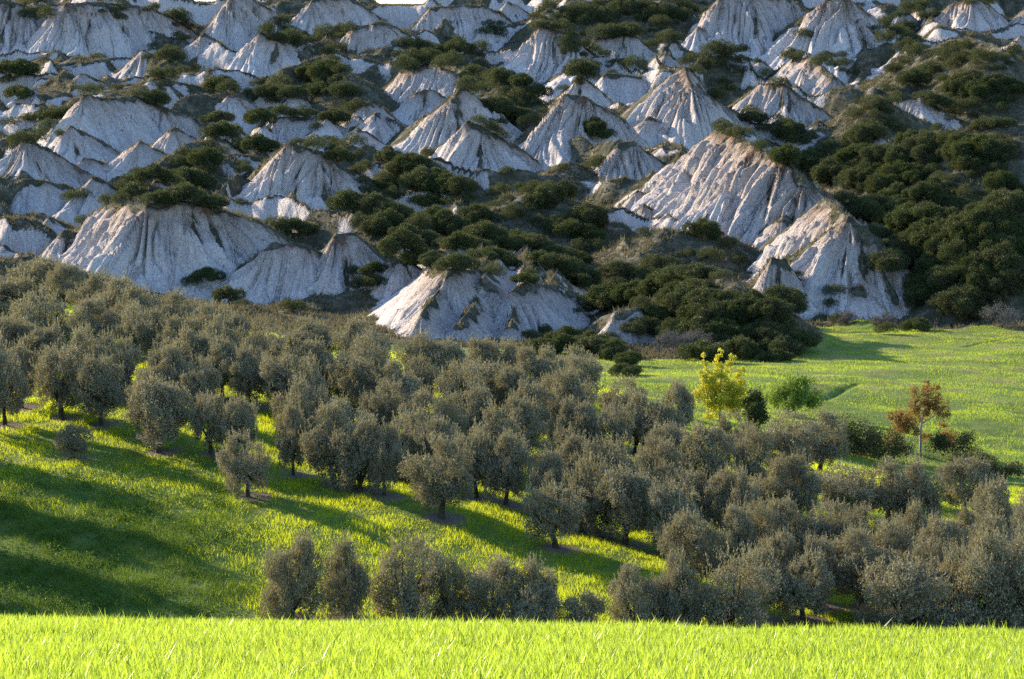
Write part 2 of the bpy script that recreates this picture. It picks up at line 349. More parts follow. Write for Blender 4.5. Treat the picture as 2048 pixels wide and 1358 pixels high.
# badland clay and scrub soil
def badmat():
    m, t = newmat('clay_badland')
    ac = N(t, 'ShaderNodeAttribute', attribute_name='clay'); ah = N(t, 'ShaderNodeAttribute', attribute_name='hfrac')
    g = N(t, 'ShaderNodeNewGeometry')
    mp = N(t, 'ShaderNodeMapping'); mp.inputs['Scale'].default_value = (1, 1, .35); t.links.new(g.outputs['Position'], mp.inputs[0])
    n1 = noise(t, .35, 6, mp.outputs[0], .65); n2 = noise(t, 2.6, 5)
    add = N(t, 'ShaderNodeMath', operation='MULTIPLY_ADD'); t.links.new(n1, add.inputs[0]); add.inputs[1].default_value = .9; t.links.new(ah.outputs['Fac'], add.inputs[2])
    sub = N(t, 'ShaderNodeMath', operation='SUBTRACT'); t.links.new(add.outputs[0], sub.inputs[0]); sub.inputs[1].default_value = .42
    cl = ramp(t, sub.outputs[0], [(0, (.66, .635, .62)), (.45, (.61, .565, .535)), (.8, (.53, .46, .41)), (.96, (.36, .29, .23)), (1, (.20, .14, .10))])
    dk = ramp(t, n2, [(.3, (.74, .73, .73)), (.55, (1, 1, 1)), (.8, (1.1, 1.08, 1.07))])
    mm = N(t, 'ShaderNodeMix', data_type='RGBA', blend_type='MULTIPLY'); mm.inputs[0].default_value = 1; t.links.new(cl, mm.inputs[6]); t.links.new(dk, mm.inputs[7])
    sc = ramp(t, noise(t, .5, 6, None, .7), [(.25, (.04, .05, .035)), (.45, (.075, .08, .055)), (.58, (.14, .135, .10)), (.72, (.34, .32, .29))])
    nz = noise(t, 1.4, 5); th = N(t, 'ShaderNodeMath', operation='MULTIPLY_ADD'); t.links.new(nz, th.inputs[0]); th.inputs[1].default_value = .7; t.links.new(ac.outputs['Fac'], th.inputs[2])
    fac = ramp(t, th.outputs[0], [(.70, (0, 0, 0)), (.92, (1, 1, 1))])
    col = mixc(t, fac, sc, mm.outputs[2])
    p = N(t, 'ShaderNodeBsdfPrincipled'); t.links.new(col, p.inputs['Base Color']); p.inputs['Roughness'].default_value = .95; p.inputs['Specular IOR Level'].default_value = .1
    ar = N(t, 'ShaderNodeAttribute', attribute_name='rill'); ad = N(t, 'ShaderNodeAttribute', attribute_name='rdep'); cx = N(t, 'ShaderNodeCombineXYZ')
    md = N(t, 'ShaderNodeMath', operation='MULTIPLY'); t.links.new(ad.outputs['Fac'], md.inputs[0]); md.inputs[1].default_value = .22
    t.links.new(ar.outputs['Fac'], cx.inputs[0]); t.links.new(md.outputs[0], cx.inputs[1])
    rn = noise(t, 1.15, 4, cx.outputs[0], .6); rs_ = N(t, 'ShaderNodeMath', operation='MULTIPLY'); t.links.new(rn, rs_.inputs[0]); t.links.new(ac.outputs['Fac'], rs_.inputs[1])
    b0 = N(t, 'ShaderNodeBump'); b0.inputs['Strength'].default_value = 1; b0.inputs['Distance'].default_value = 1.6; t.links.new(rs_.outputs[0], b0.inputs['Height'])
    b = N(t, 'ShaderNodeBump'); b.inputs['Strength'].default_value = 1; b.inputs['Distance'].default_value = .4
    t.links.new(noise(t, 1.7, 8, None, .75), b.inputs['Height']); t.links.new(b0.outputs[0], b.inputs['Normal']); t.links.new(b.outputs[0], p.inputs['Normal'])
    o = N(t, 'ShaderNodeOutputMaterial'); t.links.new(p.outputs[0], o.inputs[0]); return m
M_bad = badmat()
M_grove = simplemat('grove_soil_grass', [(.3, (.05, .105, .010)), (.5, (.085, .145, .014)), (.7, (.13, .165, .03))], .6, bump=.12, bscale=6)
M_meadow = simplemat('meadow_turf', [(.3, (.07, .13, .015)), (.5, (.12, .18, .025)), (.62, (.17, .19, .05)), (.74, (.18, .15, .075))], .22, bump=.12, bscale=5)
M_wheatg = simplemat('field_soil', [(.3, (.015, .03, .006)), (.7, (.035, .055, .012))], 3, bump=.05, bscale=15)
M_far = simplemat('far_ground', [(.3, (.07, .08, .04)), (.7, (.13, .12, .08))], .05)
M_bark = simplemat('bark', [(.3, (.035, .028, .02)), (.7, (.09, .075, .06))], 6, bump=.03, bscale=25)
M_wbark = simplemat('pale_bark', [(.3, (.26, .24, .21)), (.7, (.42, .39, .35))], 3)
M_olive = leafmat('olive_leaf', (.045, .058, .028), (.52, .48, .35), .22, (.40, .37, .14), rough=.65, spec=.15, c2=(.185, .175, .12))
M_mastic = leafmat('evergreen_leaf', (.018, .036, .013), (.075, .105, .03), .2, (.13, .17, .03), rough=.6, spec=.15, c2=(.075, .08, .045))
M_scrub = leafmat('dry_scrub_leaf', (.07, .08, .05), (.19, .18, .12), .3, (.20, .18, .08), rough=.8, spec=.1)
M_wheat = leafmat('wheat_blade', (.03, .11, .008), (.40, .46, .12), .56, (.31, .43, .03), rough=.35, spec=.4, tv=1.8)
M_grass = leafmat('grass_blade', (.035, .085, .010), (.12, .19, .02), .62, (.70, .84, .025), rough=.5, spec=.2, tv=.9)
M_mgrass = leafmat('meadow_blade', (.07, .15, .02), (.20, .27, .05), .5, (.56, .74, .04), rough=.5, spec=.15, tv=.92)
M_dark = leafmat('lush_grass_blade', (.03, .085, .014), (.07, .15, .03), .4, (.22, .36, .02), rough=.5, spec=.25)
M_weed = leafmat('weed_leaf', (.03, .08, .015), (.12, .22, .04), .3, (.14, .24, .03), rough=.6, spec=.1)
M_yellow = leafmat('yellow_leaf', (.46, .44, .035), (.66, .63, .11), .45, (.70, .69, .055), rough=.5, spec=.2)
M_lime = leafmat('fresh_leaf', (.13, .22, .05), (.22, .32, .08), .45, (.30, .42, .05), rough=.5, spec=.2)
M_rust = leafmat('rusty_leaf', (.11, .09, .03), (.30, .19, .08), .45, (.42, .27, .07), rough=.6, spec=.2)
M_grey = leafmat('grey_twig', (.12, .12, .11), (.22, .2, .19), .1, (.2, .2, .15), rough=.8, spec=.1)

# ------------------------------------------------------------------ the setting
def setkind(o, k): o['kind'] = k; return o
QUAL = 1.0
ks = np.linspace(-.232, .232, int(1180 * QUAL))
ys = [258.0]
while ys[-1] < 905: ys.append(ys[-1] + (.30 + .0005 * (ys[-1] - 340)) / QUAL)
ys = np.array(ys)
KX, YY = np.meshgrid(ks, ys, indexing='ij'); XX = KX * YY
ZZ, CL, HF, RLL, RDD = terrain(XX, YY, full=True)
ZZ[YY < 259] -= .25
Eu = np.array([-400, 0, 700, 1200, 1260, 1500, 1600, 1630, 1800, 2048, 2500]); Ev = np.array([560, 590, 690, 705, 722, 712, 660, 648, 655, 660, 660])
UU, VV = proj(XX, YY, terrain(XX, YY, detail='x') if False else base0(XX, YY))
GR = sstep(-7, 5, VV - np.interp(UU, Eu, Ev) + 5 * vnoise(XX / 3, YY / 3, 66)) * (1 - sstep(.5, 1.4, ZZ - base0(XX, YY)))
GF = grid_faces(*XX.shape); gsel = GR.ravel()[GF].mean(1) > .5
VX = np.c_[XX.ravel(), YY.ravel(), ZZ.ravel()]
hills = mesh_np('badland_hills', VX, GF[~gsel], M_bad, {'clay': CL, 'hfrac': HF, 'rill': RLL, 'rdep': RDD}, smooth=True)
uq, inv = np.unique(GF[gsel], return_inverse=True)
setkind(mesh_np('meadow', VX[uq], inv.reshape(-1, 4), M_meadow, smooth=True), 'structure')
setkind(hills, 'structure')
# height and cover sampler read back from the mesh grid
def hill_at(x, y, arr=ZZ):
    k = np.clip((x / y - ks[0]) / (ks[1] - ks[0]), 0, len(ks) - 1.001); j = np.clip(np.interp(y, ys, np.arange(len(ys))), 0, len(ys) - 1.001)
    i = k.astype(int); jj = j.astype(int); fx = k - i; fy = j - jj
    return arr[i, jj] * (1 - fx) * (1 - fy) + arr[i + 1, jj] * fx * (1 - fy) + arr[i, jj + 1] * (1 - fx) * fy + arr[i + 1, jj + 1] * fx * fy
lx = np.linspace(-.36, .36, 420); ly = np.linspace(56, 260, 460)
LX, LY = np.meshgrid(lx, ly, indexing='ij'); LXX = LX * np.maximum(LY, 90)
LZ = terrain(LXX, LY)
low = mesh_np('grove_ground', np.c_[LXX.ravel(), LY.ravel(), LZ.ravel()], grid_faces(*LXX.shape), M_grove, smooth=True); setkind(low, 'structure')
def ground(x, y):
    x = np.asarray(x, float); y = np.asarray(y, float)
    return np.where(y > 260, hill_at(x, np.maximum(y, 260)), terrain(x, np.minimum(y, 262)))
# near field: gentle slope, then a rounded brow
def field_z(x, y):
    brow = 49 + .012 * x + .9 * np.sin(x / 5.0) + .5 * np.sin(x / 2.1 + 1)
    tilt = -.021 * x
    s = np.maximum(0, y - brow)
    return -1.75 - .165 * y + tilt - .045 * s ** 1.6 + .03 * fbm(x / 3, y / 3, 2, 12)
fx_ = np.linspace(-60, 60, 240); fy_ = np.linspace(-6, 66, 150)
FX, FY = np.meshgrid(fx_, fy_, indexing='ij')
fld = mesh_np('wheat_field_ground', np.c_[FX.ravel(), FY.ravel(), field_z(FX, FY).ravel()], grid_faces(*FX.shape), M_wheatg, smooth=True); setkind(fld, 'structure')
# surroundings outside the view
bx_ = np.linspace(-2500, 2500, 120); by_ = np.linspace(-1500, 6000, 160)
BX, BY = np.meshgrid(bx_, by_, indexing='ij')
BZ = np.where(BY > 860, -60 - (BY - 860) * .02, -60.0) + 3 * fbm(BX / 300, BY / 300, 2, 3)
far = mesh_np('ground', np.c_[BX.ravel(), BY.ravel(), BZ.ravel()], grid_faces(*BX.shape), M_far, smooth=True); setkind(far, 'structure')

# ------------------------------------------------------------------ grass and wheat (stuff)
def leaves(C, D, L, Wd, seed=0, tilt=.6):
    """rhombus leaves: centres C, preferred direction D"""
    r = np.random.default_rng(seed); n = len(C)
    d = D + tilt * r.normal(size=(n, 3)); d /= np.linalg.norm(d, axis=1)[:, None] + 1e-9
    s = np.cross(d, r.normal(size=(n, 3))); s /= np.linalg.norm(s, axis=1)[:, None] + 1e-9
    L = L * (.7 + .6 * r.random(n))[:, None]; Wd = Wd * (.7 + .6 * r.random(n))[:, None]
    V_ = np.stack([C - d * L / 2, C + s * Wd / 2 - d * L * .05, C + d * L / 2, C - s * Wd / 2 - d * L * .05], 1).reshape(-1, 3)
    return V_, np.arange(n * 4).reshape(-1, 4)
def blades(x, y, z, h, wd, lean=.35, seg=1, seed=0, az=None):
    r = np.random.default_rng(seed); n = len(x)
    az = r.random(n) * 6.283 if az is None else az
    ln = lean * (.3 + r.random(n)) * h; la = r.random(n) * 6.283
    ax, ay = np.cos(az) * wd / 2, np.sin(az) * wd / 2
    lvl = np.linspace(0, 1, seg + 1); V_ = []
    for t in lvl[:-1]:
        cx = x + ln * t ** 2 * np.cos(la); cy = y + ln * t ** 2 * np.sin(la); cz = z + h * t
        wf = 1 - .6 * t
        V_.append(np.stack([cx - ax * wf, cy - ay * wf, cz], -1)); V_.append(np.stack([cx + ax * wf, cy + ay * wf, cz], -1))
    V_.append(np.stack([x + ln * np.cos(la), y + ln * np.sin(la), z + h * (1 - .25 * (ln / h) ** 2)], -1))
    nv = 2 * seg + 1; V_ = np.stack(V_, 1).reshape(-1, 3); o = np.arange(n)[:, None] * nv
    T = []
    for s in range(seg - 1):
        a0 = 2 * s; T += [[a0, a0 + 1, a0 + 3], [a0, a0 + 3, a0 + 2]]
    a0 = 2 * (seg - 1); T.append([a0, a0 + 1, a0 + 2])
    T = np.array(T)
    return V_, (o[:, :, None] + T[None]).reshape(-1, 3)
def stuff(name, V_, F_, mat, label, cat):
    o = mesh_np(name, V_, F_, mat); o['kind'] = 'stuff'; o['label'] = label; o['category'] = cat; return o
n = 250000
yy = np.sqrt(rng.random(n) * (54.5 ** 2 - 24 ** 2) + 24 ** 2); xx = (rng.random(n) - .5) * 2 * .225 * yy
dens = .75 + .45 * fbm(xx / .9, yy / .9, 2, 33); k = rng.random(n) < dens; xx = xx[k]; yy = yy[k]
hh = (.14 + .11 * rng.random(len(xx))) * (1 + .25 * fbm(xx / 1.5, yy / 1.5, 2, 44)); tall = rng.random(len(xx)) < .03; hh[tall] *= 1.5
v_, f_ = blades(xx, yy, field_z(xx, yy) - .02, hh, .012 + .022 * rng.random(len(xx)), lean=.4, seg=2, seed=3)
stuff('wheat', v_, f_, M_wheat, 'young yellow-green wheat glowing against the low sun in the foreground', 'wheat')

# ------------------------------------------------------------------ plant meshes
def lobed(lobes, n, seed, shell=.55, up=.5):
    r = np.random.default_rng(seed); lobes = np.array(lobes, float); wgt = lobes[:, 3] ** 2; wgt /= wgt.sum()
    k = r.choice(len(lobes), n, p=wgt); d = r.normal(size=(n, 3)); d /= np.linalg.norm(d, axis=1)[:, None]
    rad = (shell + (1 - shell) * r.random(n) ** .6) * (1 + .14 * r.normal(size=n)) * (1 + .16 * np.sin(d[:, 0] * 7 + k) * np.cos(d[:, 2] * 6 + k))
    zs = lobes[k, 4] if lobes.shape[1] > 4 else np.ones(n)
    C = lobes[k, :3] + d * (lobes[k, 3] * rad)[:, None] * np.c_[np.ones(n), np.ones(n), zs]
    D = d * .7; D[:, 2] += up
    return C, D
def olive_proto(i, bush=False):
    r = np.random.default_rng(100 + i); H = 4.6; lob = []
    nl = r.integers(14, 19); wob = r.random() * 6
    zc0 = 1.7 if bush else 2.55
    for k in range(nl):
        a_ = k * 2.4 + wob; rr = (.2 + .95 * math.sqrt((k + .5) / nl)) * 1.38
        zz = zc0 + r.uniform(-1.15, 1.05) * (1 - .25 * rr)
        lob.append((rr * math.cos(a_) * 1.1, rr * math.sin(a_) * 1.1, zz + (.35 if rr < .8 else 0), r.uniform(.48, .78), r.uniform(.8, 1.15)))
    for k in range(4):
        a_ = r.random() * 6.28; rr = r.uniform(.2, 1.1); lob.append((rr * math.cos(a_), rr * math.sin(a_), zc0 + r.uniform(.85, 1.25), r.uniform(.4, .6), 1.2))
    if bush:
        for k in range(11):
            a_ = k * .6 + r.random(); q = r.uniform(1.0, 1.65); lob.append((q * math.cos(a_), q * math.sin(a_), r.uniform(.35, 1.3), r.uniform(.5, .75), 1.0))
    else:
        for k in range(9):
            a_ = k * .7 + r.random() * .5; q = r.uniform(.7, 1.4); lob.append((q * math.cos(a_), q * math.sin(a_), r.uniform(.95, 1.6), r.uniform(.4, .65), 1.15))
    C, D = lobed(lob, 23000, 200 + i, .55, .45)
    keep = fbm(C[:, 0] * 1.6 + i * 5, C[:, 2] * 1.6 + C[:, 1], 2, i) > -.3
    # upright shoots breaking the outline
    v1, f1 = leaves(C[keep], D[keep], .16, .055, 300 + i, .8)
    Sh = []; 
    for k in range(150):
        l = lob[r.integers(0, len(lob))]; d = r.normal(size=3); d[2] = abs(d[2]) + .25; d /= np.linalg.norm(d)
        p = np.array(l[:3]) + d * l[3] * np.array([1, 1, l[4]]); dr = d * .5 + np.array([0, 0, .8])
        for q in range(9): Sh.append(p + dr * (q * .045) + r.normal(size=3) * .03)
    Sh = np.array(Sh); Dv = np.tile([0, 0, 1.0], (len(Sh), 1)); v2, f2 = leaves(Sh, Dv, .16, .05, 400 + i, .5)
    crown = join_np([(v1, f1), (v2, f2)])
    tp = []; lean = r.uniform(-.2, .2, 2); fork = 1.0 if not bush else .4
    tp.append(tube([(0, 0, -.3), (lean[0] * .3, lean[1] * .3, fork * .5), (lean[0], lean[1], fork)], [.24, .17, .15]))
    for k in range(5):
        a_ = k * 1.257 + r.random(); e_ = r.uniform(.8, 1.3)
        p0 = np.array([lean[0], lean[1], fork - .1]); p1 = p0 + np.array([math.cos(a_) * .45 * e_, math.sin(a_) * .45 * e_, .6]); p2 = p1 + np.array([math.cos(a_) * .5 * e_, math.sin(a_) * .5 * e_, .9 ])
        tp.append(tube([p0, p1, p2, p2 + [0, 0, .6]], [.11, .08, .05, .02], 5))
        p3 = p1 + np.array([math.cos(a_ + 1) * .6, math.sin(a_ + 1) * .6, .5]); tp.append(tube([p1, p3], [.05, .02], 5))
    return crown, join_np(tp)
def build_tree(name, crown, trunk, mc, mt):
    e_ = bpy.data.objects.new(name, None); COL.objects.link(e_); e_.empty_display_size = .5
    mesh_np('crown', *crown, mc, parent=e_); mesh_np('trunk', *trunk, mt, parent=e_, smooth=True)
    return e_
def copy_tree(o):
    c = o.copy(); COL.objects.link(c)
    for ch in o.children:
        d = ch.copy(); COL.objects.link(d); d.parent = c
    return c
def place(o, x, y, z, s, rz, sz=None):
    o.location = (x, y, z); o.scale = (s, s, sz or s); o.rotation_euler = (0, 0, rz)
def tag(o, label, cat, group=None):
    o['label'] = label; o['category'] = cat
    if group: o['group'] = group
ORD = lambda k: ('%dth' % k if 10 <= k % 100 <= 20 else {1: '%dst', 2: '%dnd', 3: '%drd'}.get(k % 10, '%dth') % k)

OL = [olive_proto(i) for i in range(7)]; OB = [olive_proto(10 + i, True) for i in range(4)]
used = {}
def olive(x, y, wpx, hpx, bush=False, k=0):
    """width and height in photo pixels at that distance"""
    sc = y / F
    key = ('b' if bush else 't', k % (4 if bush else 7))
    if key not in used:
        src = OB[key[1]] if bush else OL[key[1]]; o = used[key] = build_tree('olive_tree', src[0], src[1], M_olive, M_bark)
    else: o = copy_tree(used[key])
    Wm = wpx * sc / 4.9; Hm = hpx * sc / (3.65 if bush else 4.7)
    z = float(ground(np.array([x]), np.array([y]))[0])
    o.location = (x, y, z); o.scale = (Wm * random.uniform(.92, 1.16), Wm * random.uniform(.9, 1.1), Hm); o.rotation_euler = (random.uniform(-.07, .07), random.uniform(-.07, .07), random.random() * 6.28)
    return o
TREES = []      # (px, y, object) kept for clearing grass under trunks
def base_px(u, v):
    Y = solve_ray(u, v, 0, lambda a_, b_: ground(a_, b_), 100, 352); kx = float(mx(u, v)[0]); return kx * Y, Y
def top_px(u, v, hm):
    Y = solve_ray(u, v, hm, lambda a_, b_: ground(a_, b_), 100, 322)
    if Y is None: return None
    return float(mx(u, v)[0]) * Y, Y
HERO = [  # base px, base row, top row, width px, bush, label
 (123,838,672,150,0,'tall olive tree with dark bare trunk, highest on the open slope at the left'),
 (317,905,738,158,0,'broad olive tree with twin-lobed crown on the left slope, trunk ringed by bare soil'),
 (145,918,840,88,0,'smallest olive sapling standing alone in the grass at the far left'),
 (518,980,835,128,0,'olive tree with bluish crown and slim trunk, alone at the front of the left slope'),
 (667,967,795,155,0,'large olive tree just right of the bluish one, crown reaching low over its dark trunk'),
 (803,966,812,130,0,'olive tree half hidden behind the big central one, trunk in shade'),
 (882,1036,860,165,0,'big central olive tree with drooping right branch and stout dark trunk on lit grass'),
 (1112,1096,948,140,0,'olive tree with rounded crown and low forked trunk right of the big central one'),
 (1237,1094,924,168,0,'tall dense olive tree with a straight trunk, behind and right of the forked one'),
 (1346,1122,1000,125,0,'small spreading olive tree with slanting trunk at the edge of the dense grove'),
 (1606,1240,1087,150,0,'small thin-crowned olive tree with curved trunk above the wheat edge'),
 (1722,1218,1042,195,0,'large olive tree with leaning trunk beside pinkish bare soil, lower right'),
 (584,1240,1058,125,1,'bushy olive with reddish tinge, leftmost of the bushes along the wheat edge'),
 (690,1238,1064,110,1,'bushy olive touching the leftmost bush, second along the wheat edge'),
 (818,1236,1052,140,1,'tall double-topped bushy olive, third along the wheat edge'),
 (900,1240,1100,85,1,'narrow bushy olive squeezed right of the double-topped one'),
 (985,1240,1112,125,1,'wide bushy olive at middle of the wheat edge, left half of a joined pair'),
 (1068,1240,1106,110,1,'wide bushy olive at middle of the wheat edge, right half of a joined pair'),
 (1060,1262,1168,115,1,'low bushy olive in front of the joined pair, tips just above the wheat'),
 (1162,1262,1176,100,1,'low sparse bushy olive right of the lowest one, beside open grass'),
 (1272,1262,1125,110,1,'bushy olive right of the open grass gap at the wheat edge'),
 (1352,1262,1118,115,1,'bushy olive second right of the grass gap at the wheat edge'),
 (1468,1262,1084,160,1,'tall pointed bushy olive right of centre along the wheat edge'),
 (1822,1262,1104,175,1,'broad round bushy olive at lower right before the taller corner trees'),
 (1965,1262,1054,150,1,'tall bushy olive near the lower right corner'),
 (2050,1262,1052,160,1,'tall bushy olive cut by the right edge at the lower right corner'),
 (1740,1262,1205,70,1,'tiny olive bush below the leaning trunk at the wheat edge'),
 (1785,1265,1212,75,1,'second tiny olive bush right of the one under the leaning trunk'),
 (10,850,700,110,0,'olive tree cut by the left edge, beside the tall slope tree')]
NX, NY = .643, .766
def snap(x, y, w_=1.0):
    c = x * NX + y * NY; k = round((c - 117) / 5.9); d = (117 + 5.9 * k - c) * w_; return x + d * NX * .5, y + d * (NY + .5 * NX * NX / NY)
for i, (u, vb, vt, wp, b, lab) in enumerate(HERO):
    x, y = base_px(u, vb)
    if u in (803, 1237, 1346, 518): x, y = snap(x, y)
    o = olive(x, y, wp * (1.2 if b else 1.05), vb - vt, bool(b), i); tag(o, lab, 'olive tree', 'olive trees of the grove'); TREES.append((x, y))
ROWS = [
 ('in the hindmost row under the clay cliffs', [(14,476,120),(80,506,120),(128,520,90),(191,533,100),(240,546,95),(290,560,100),(355,573,105),(415,592,90)]),
 ('in the second row from the cliffs', [(-20,540,120),(41,547,130),(95,572,110),(191,588,105),(267,600,95),(321,605,95),(386,612,95),(440,622,95),(492,618,90),(545,622,95),(598,632,95),(655,626,100),(720,634,95)]),
 ('in the third row from the cliffs', [(0,612,110),(55,622,100),(120,632,100),(170,636,105),(228,652,105),(285,650,95),(340,655,100),(400,650,95),(455,656,95),(520,655,95),(581,660,110),(640,668,95),(700,662,100),(757,655,100),(817,660,105),(880,672,95),(946,672,95),(995,672,95),(1050,688,100),(1100,694,90),(1141,686,90),(1180,694,90)]),
 ('in the fourth row from the cliffs', [(10,690,90),(219,690,115),(310,692,110),(369,675,105),(437,690,105),(495,684,100),(556,702,110),(610,705,95),(660,712,110),(721,708,110),(785,712,100),(844,700,110),(912,721,105),(970,708,125),(1030,720,105),(1083,745,100),(1130,735,100),(1169,728,110),(1227,749,105)]),
 ('in the fifth row from the cliffs', [(250,755,80),(434,766,120),(500,770,90),(595,749,125),(650,762,100),(724,772,110),(779,742,115),(834,773,110),(880,778,100),(930,768,100),(1060,775,110),(1120,790,110),(1180,785,110),(1240,795,110),(1288,770,100),(1329,788,100),(1362,752,70)]),
 ('in the sixth row from the cliffs', [(570,800,80),(755,818,120),(748,850,90),(830,830,100),(899,820,115),(945,850,100),(1008,796,110),(1022,850,110),(1097,852,125),(1150,860,110),(1190,868,110),(1240,865,150),(1310,862,110),(1350,830,110),(1410,836,130),(1455,818,120),(1490,850,110),(1587,812,150),(1640,812,120)]),
 ('in the seventh row of the right-hand grove', [(1382,923,110),(1433,930,100),(1484,938,110),(1539,899,120),(1601,897,120),(1683,916,130),(1775,908,150),(1837,909,120),(1929,905,170),(1990,945,120),(2040,962,120),(1080,900,100),(1180,905,120),(1300,930,110)]),
 ('in the eighth row of the right-hand grove', [(1357,940,110),(1406,991,140),(1470,1000,110),(1512,991,110),(1570,985,150),(1656,991,130),(1720,1000,110),(1782,1022,120),(1820,1003,120),(1880,1022,130),(1940,990,110),(2000,1020,120),(2060,1000,120)]),
 ('in the row behind wheat-edge bushes', [(1385,1068,110),(1519,1075,110),(1560,1050,100),(1640,1060,100),(1850,1070,130),(1920,1080,120),(2010,1060,120)])]
kk = 0
for name, L in ROWS:
    got = []
    for j, (u, vt, wp) in enumerate(L):
        hm = 3.9 + .8 * random.random()
        r_ = top_px(u, vt, hm)
        if r_ is None: continue
        x, y = r_; kk += 1
        if y < 208 and u < 1500: x, y = snap(x, y)
        o = olive(x, y, wp * (1.05 if y < 182 else 1.16) * random.uniform(.9, 1.12), hm * F / y, kk % 5 == 0, kk)
        got.append((x / y, o)); TREES.append((x, y))
    for j, (q_, o) in enumerate(sorted(got, key=lambda g_: g_[0])):
        tag(o, 'grey-green olive tree, %s from left %s' % (ORD(j + 1), name), 'olive tree', 'olive trees of the grove')
for j, (x, y) in enumerate([(-32.5, 172), (-36, 166.5), (-42, 171), (-31.5, 155.5), (-37, 160), (-30.5, 147), (-36, 152), (-30, 139.5), (-35, 143.5), (-44, 158), (-41, 149), (-47, 167)]):
    o = olive(x, y, 4.6 * F / y, 7.0 * F / y, False, j); tag(o, 'tall olive tree beyond the left edge, %s of twelve' % ORD((j + 1)), 'olive tree', 'olive trees left of the view')
TA = np.array(TREES)
soil = np.zeros(LXX.size); lxf, lyf = LXX.ravel(), LY.ravel()
for tx, ty in TREES:
    if ty > 200: continue
    d_ = np.hypot(lxf - tx - .3, lyf - ty) ; soil = np.maximum(soil, sstep(1.5, .7, d_ + .35 * vnoise(lxf * 1.3, lyf * 1.3, 5)))
at_ = low.data.attributes.new('soil', 'FLOAT', 'POINT'); at_.data.foreach_set('value', soil.astype(np.float32))
t_ = M_grove.node_tree; pb_ = [n_ for n_ in t_.nodes if n_.type == 'BSDF_PRINCIPLED'][0]; src_ = pb_.inputs['Base Color'].links[0].from_socket
as_ = N(t_, 'ShaderNodeAttribute', attribute_name='soil'); t_.links.new(mixc(t_, as_.outputs['Fac'], src_, (.15, .12, .09)), pb_.inputs['Base Color'])

def near_trunk(x, y):
    m = np.zeros(len(x), bool)
    for tx, ty in TA[TA[:, 1] < 200]: m |= (x - tx - .3) ** 2 + ((y - ty)) ** 2 < 1.1
    return m
def scatter(n, y0, y1, kmax, seed):
    r = np.random.default_rng(seed); y = np.sqrt(r.random(n) * (y1 ** 2 - y0 ** 2) + y0 ** 2); x = (r.random(n) - .5) * 2 * kmax * y; return x, y, r
x, y, r = scatter(1300000, 120, 250, .20, 21)
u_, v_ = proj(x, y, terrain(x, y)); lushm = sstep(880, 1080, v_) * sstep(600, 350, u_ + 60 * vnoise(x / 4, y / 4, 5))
mead = (v_ < 1010 - .0 * u_) & (u_ > 1250) & (y > 205)
k = ~near_trunk(x, y) & (r.random(len(x)) < .85 + .5 * fbm(x / 1.3, y / 1.3, 2, 6)) & ~mead
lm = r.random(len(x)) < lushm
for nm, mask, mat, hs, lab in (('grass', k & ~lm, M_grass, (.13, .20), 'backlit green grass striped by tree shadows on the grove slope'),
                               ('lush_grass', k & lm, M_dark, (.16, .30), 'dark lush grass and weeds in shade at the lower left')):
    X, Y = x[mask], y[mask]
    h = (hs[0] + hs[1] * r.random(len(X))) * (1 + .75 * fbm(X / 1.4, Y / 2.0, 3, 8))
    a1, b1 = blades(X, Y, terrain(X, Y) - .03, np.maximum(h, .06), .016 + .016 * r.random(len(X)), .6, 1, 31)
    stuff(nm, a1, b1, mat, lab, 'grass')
x, y, r = scatter(800000, 205, 345, .21, 22)
z = ground(x, y); u_, v_ = proj(x, y, z)
k = (u_ > 1180) & (v_ < 1010) & (np.where(y > 260, hill_at(x, np.maximum(y, 260), GR), 1) > .45) & (r.random(len(x)) < .75 + .6 * fbm(x / 2.5, y / 2.5, 3, 16))
X, Y, z = x[k], y[k], z[k]
h = (.08 + .16 * r.random(len(X))) * (1 + .6 * fbm(X / 3, Y / 3, 3, 18))
a1, b1 = blades(X, Y, z - .03, np.maximum(h, .05), .022 + .02 * r.random(len(X)), .7, 1, 32)
stuff('meadow_grass', a1, b1, M_mgrass, 'sunlit bright green meadow grass beyond the grove at the right', 'grass')
# broad-leaved weeds in the shaded grass and dry tufts on the meadow
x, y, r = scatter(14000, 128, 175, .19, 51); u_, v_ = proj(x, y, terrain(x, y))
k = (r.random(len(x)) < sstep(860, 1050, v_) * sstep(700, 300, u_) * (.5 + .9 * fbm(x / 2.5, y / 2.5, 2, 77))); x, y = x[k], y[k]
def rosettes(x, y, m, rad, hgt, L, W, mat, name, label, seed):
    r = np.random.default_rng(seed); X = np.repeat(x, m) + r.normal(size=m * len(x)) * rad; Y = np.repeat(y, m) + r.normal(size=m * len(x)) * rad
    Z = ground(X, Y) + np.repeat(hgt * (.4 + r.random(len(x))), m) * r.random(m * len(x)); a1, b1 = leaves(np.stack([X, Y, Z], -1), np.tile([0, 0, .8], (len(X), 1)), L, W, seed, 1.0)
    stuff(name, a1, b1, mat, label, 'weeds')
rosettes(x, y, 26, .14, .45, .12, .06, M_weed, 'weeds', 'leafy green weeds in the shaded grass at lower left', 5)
x, y, r = scatter(9000, 205, 335, .2, 52); u_, v_ = proj(x, y, ground(x, y)); k = (u_ > 1250) & (v_ < 960) & (v_ > 655) & (fbm(x / 14, y / 8, 3, 99) > .15); x, y = x[k], y[k]
rosettes(x, y, 10, .18, .35, .22, .03, M_scrub, 'dry_grass', 'brownish dry tufts scattered over the green meadow', 6)
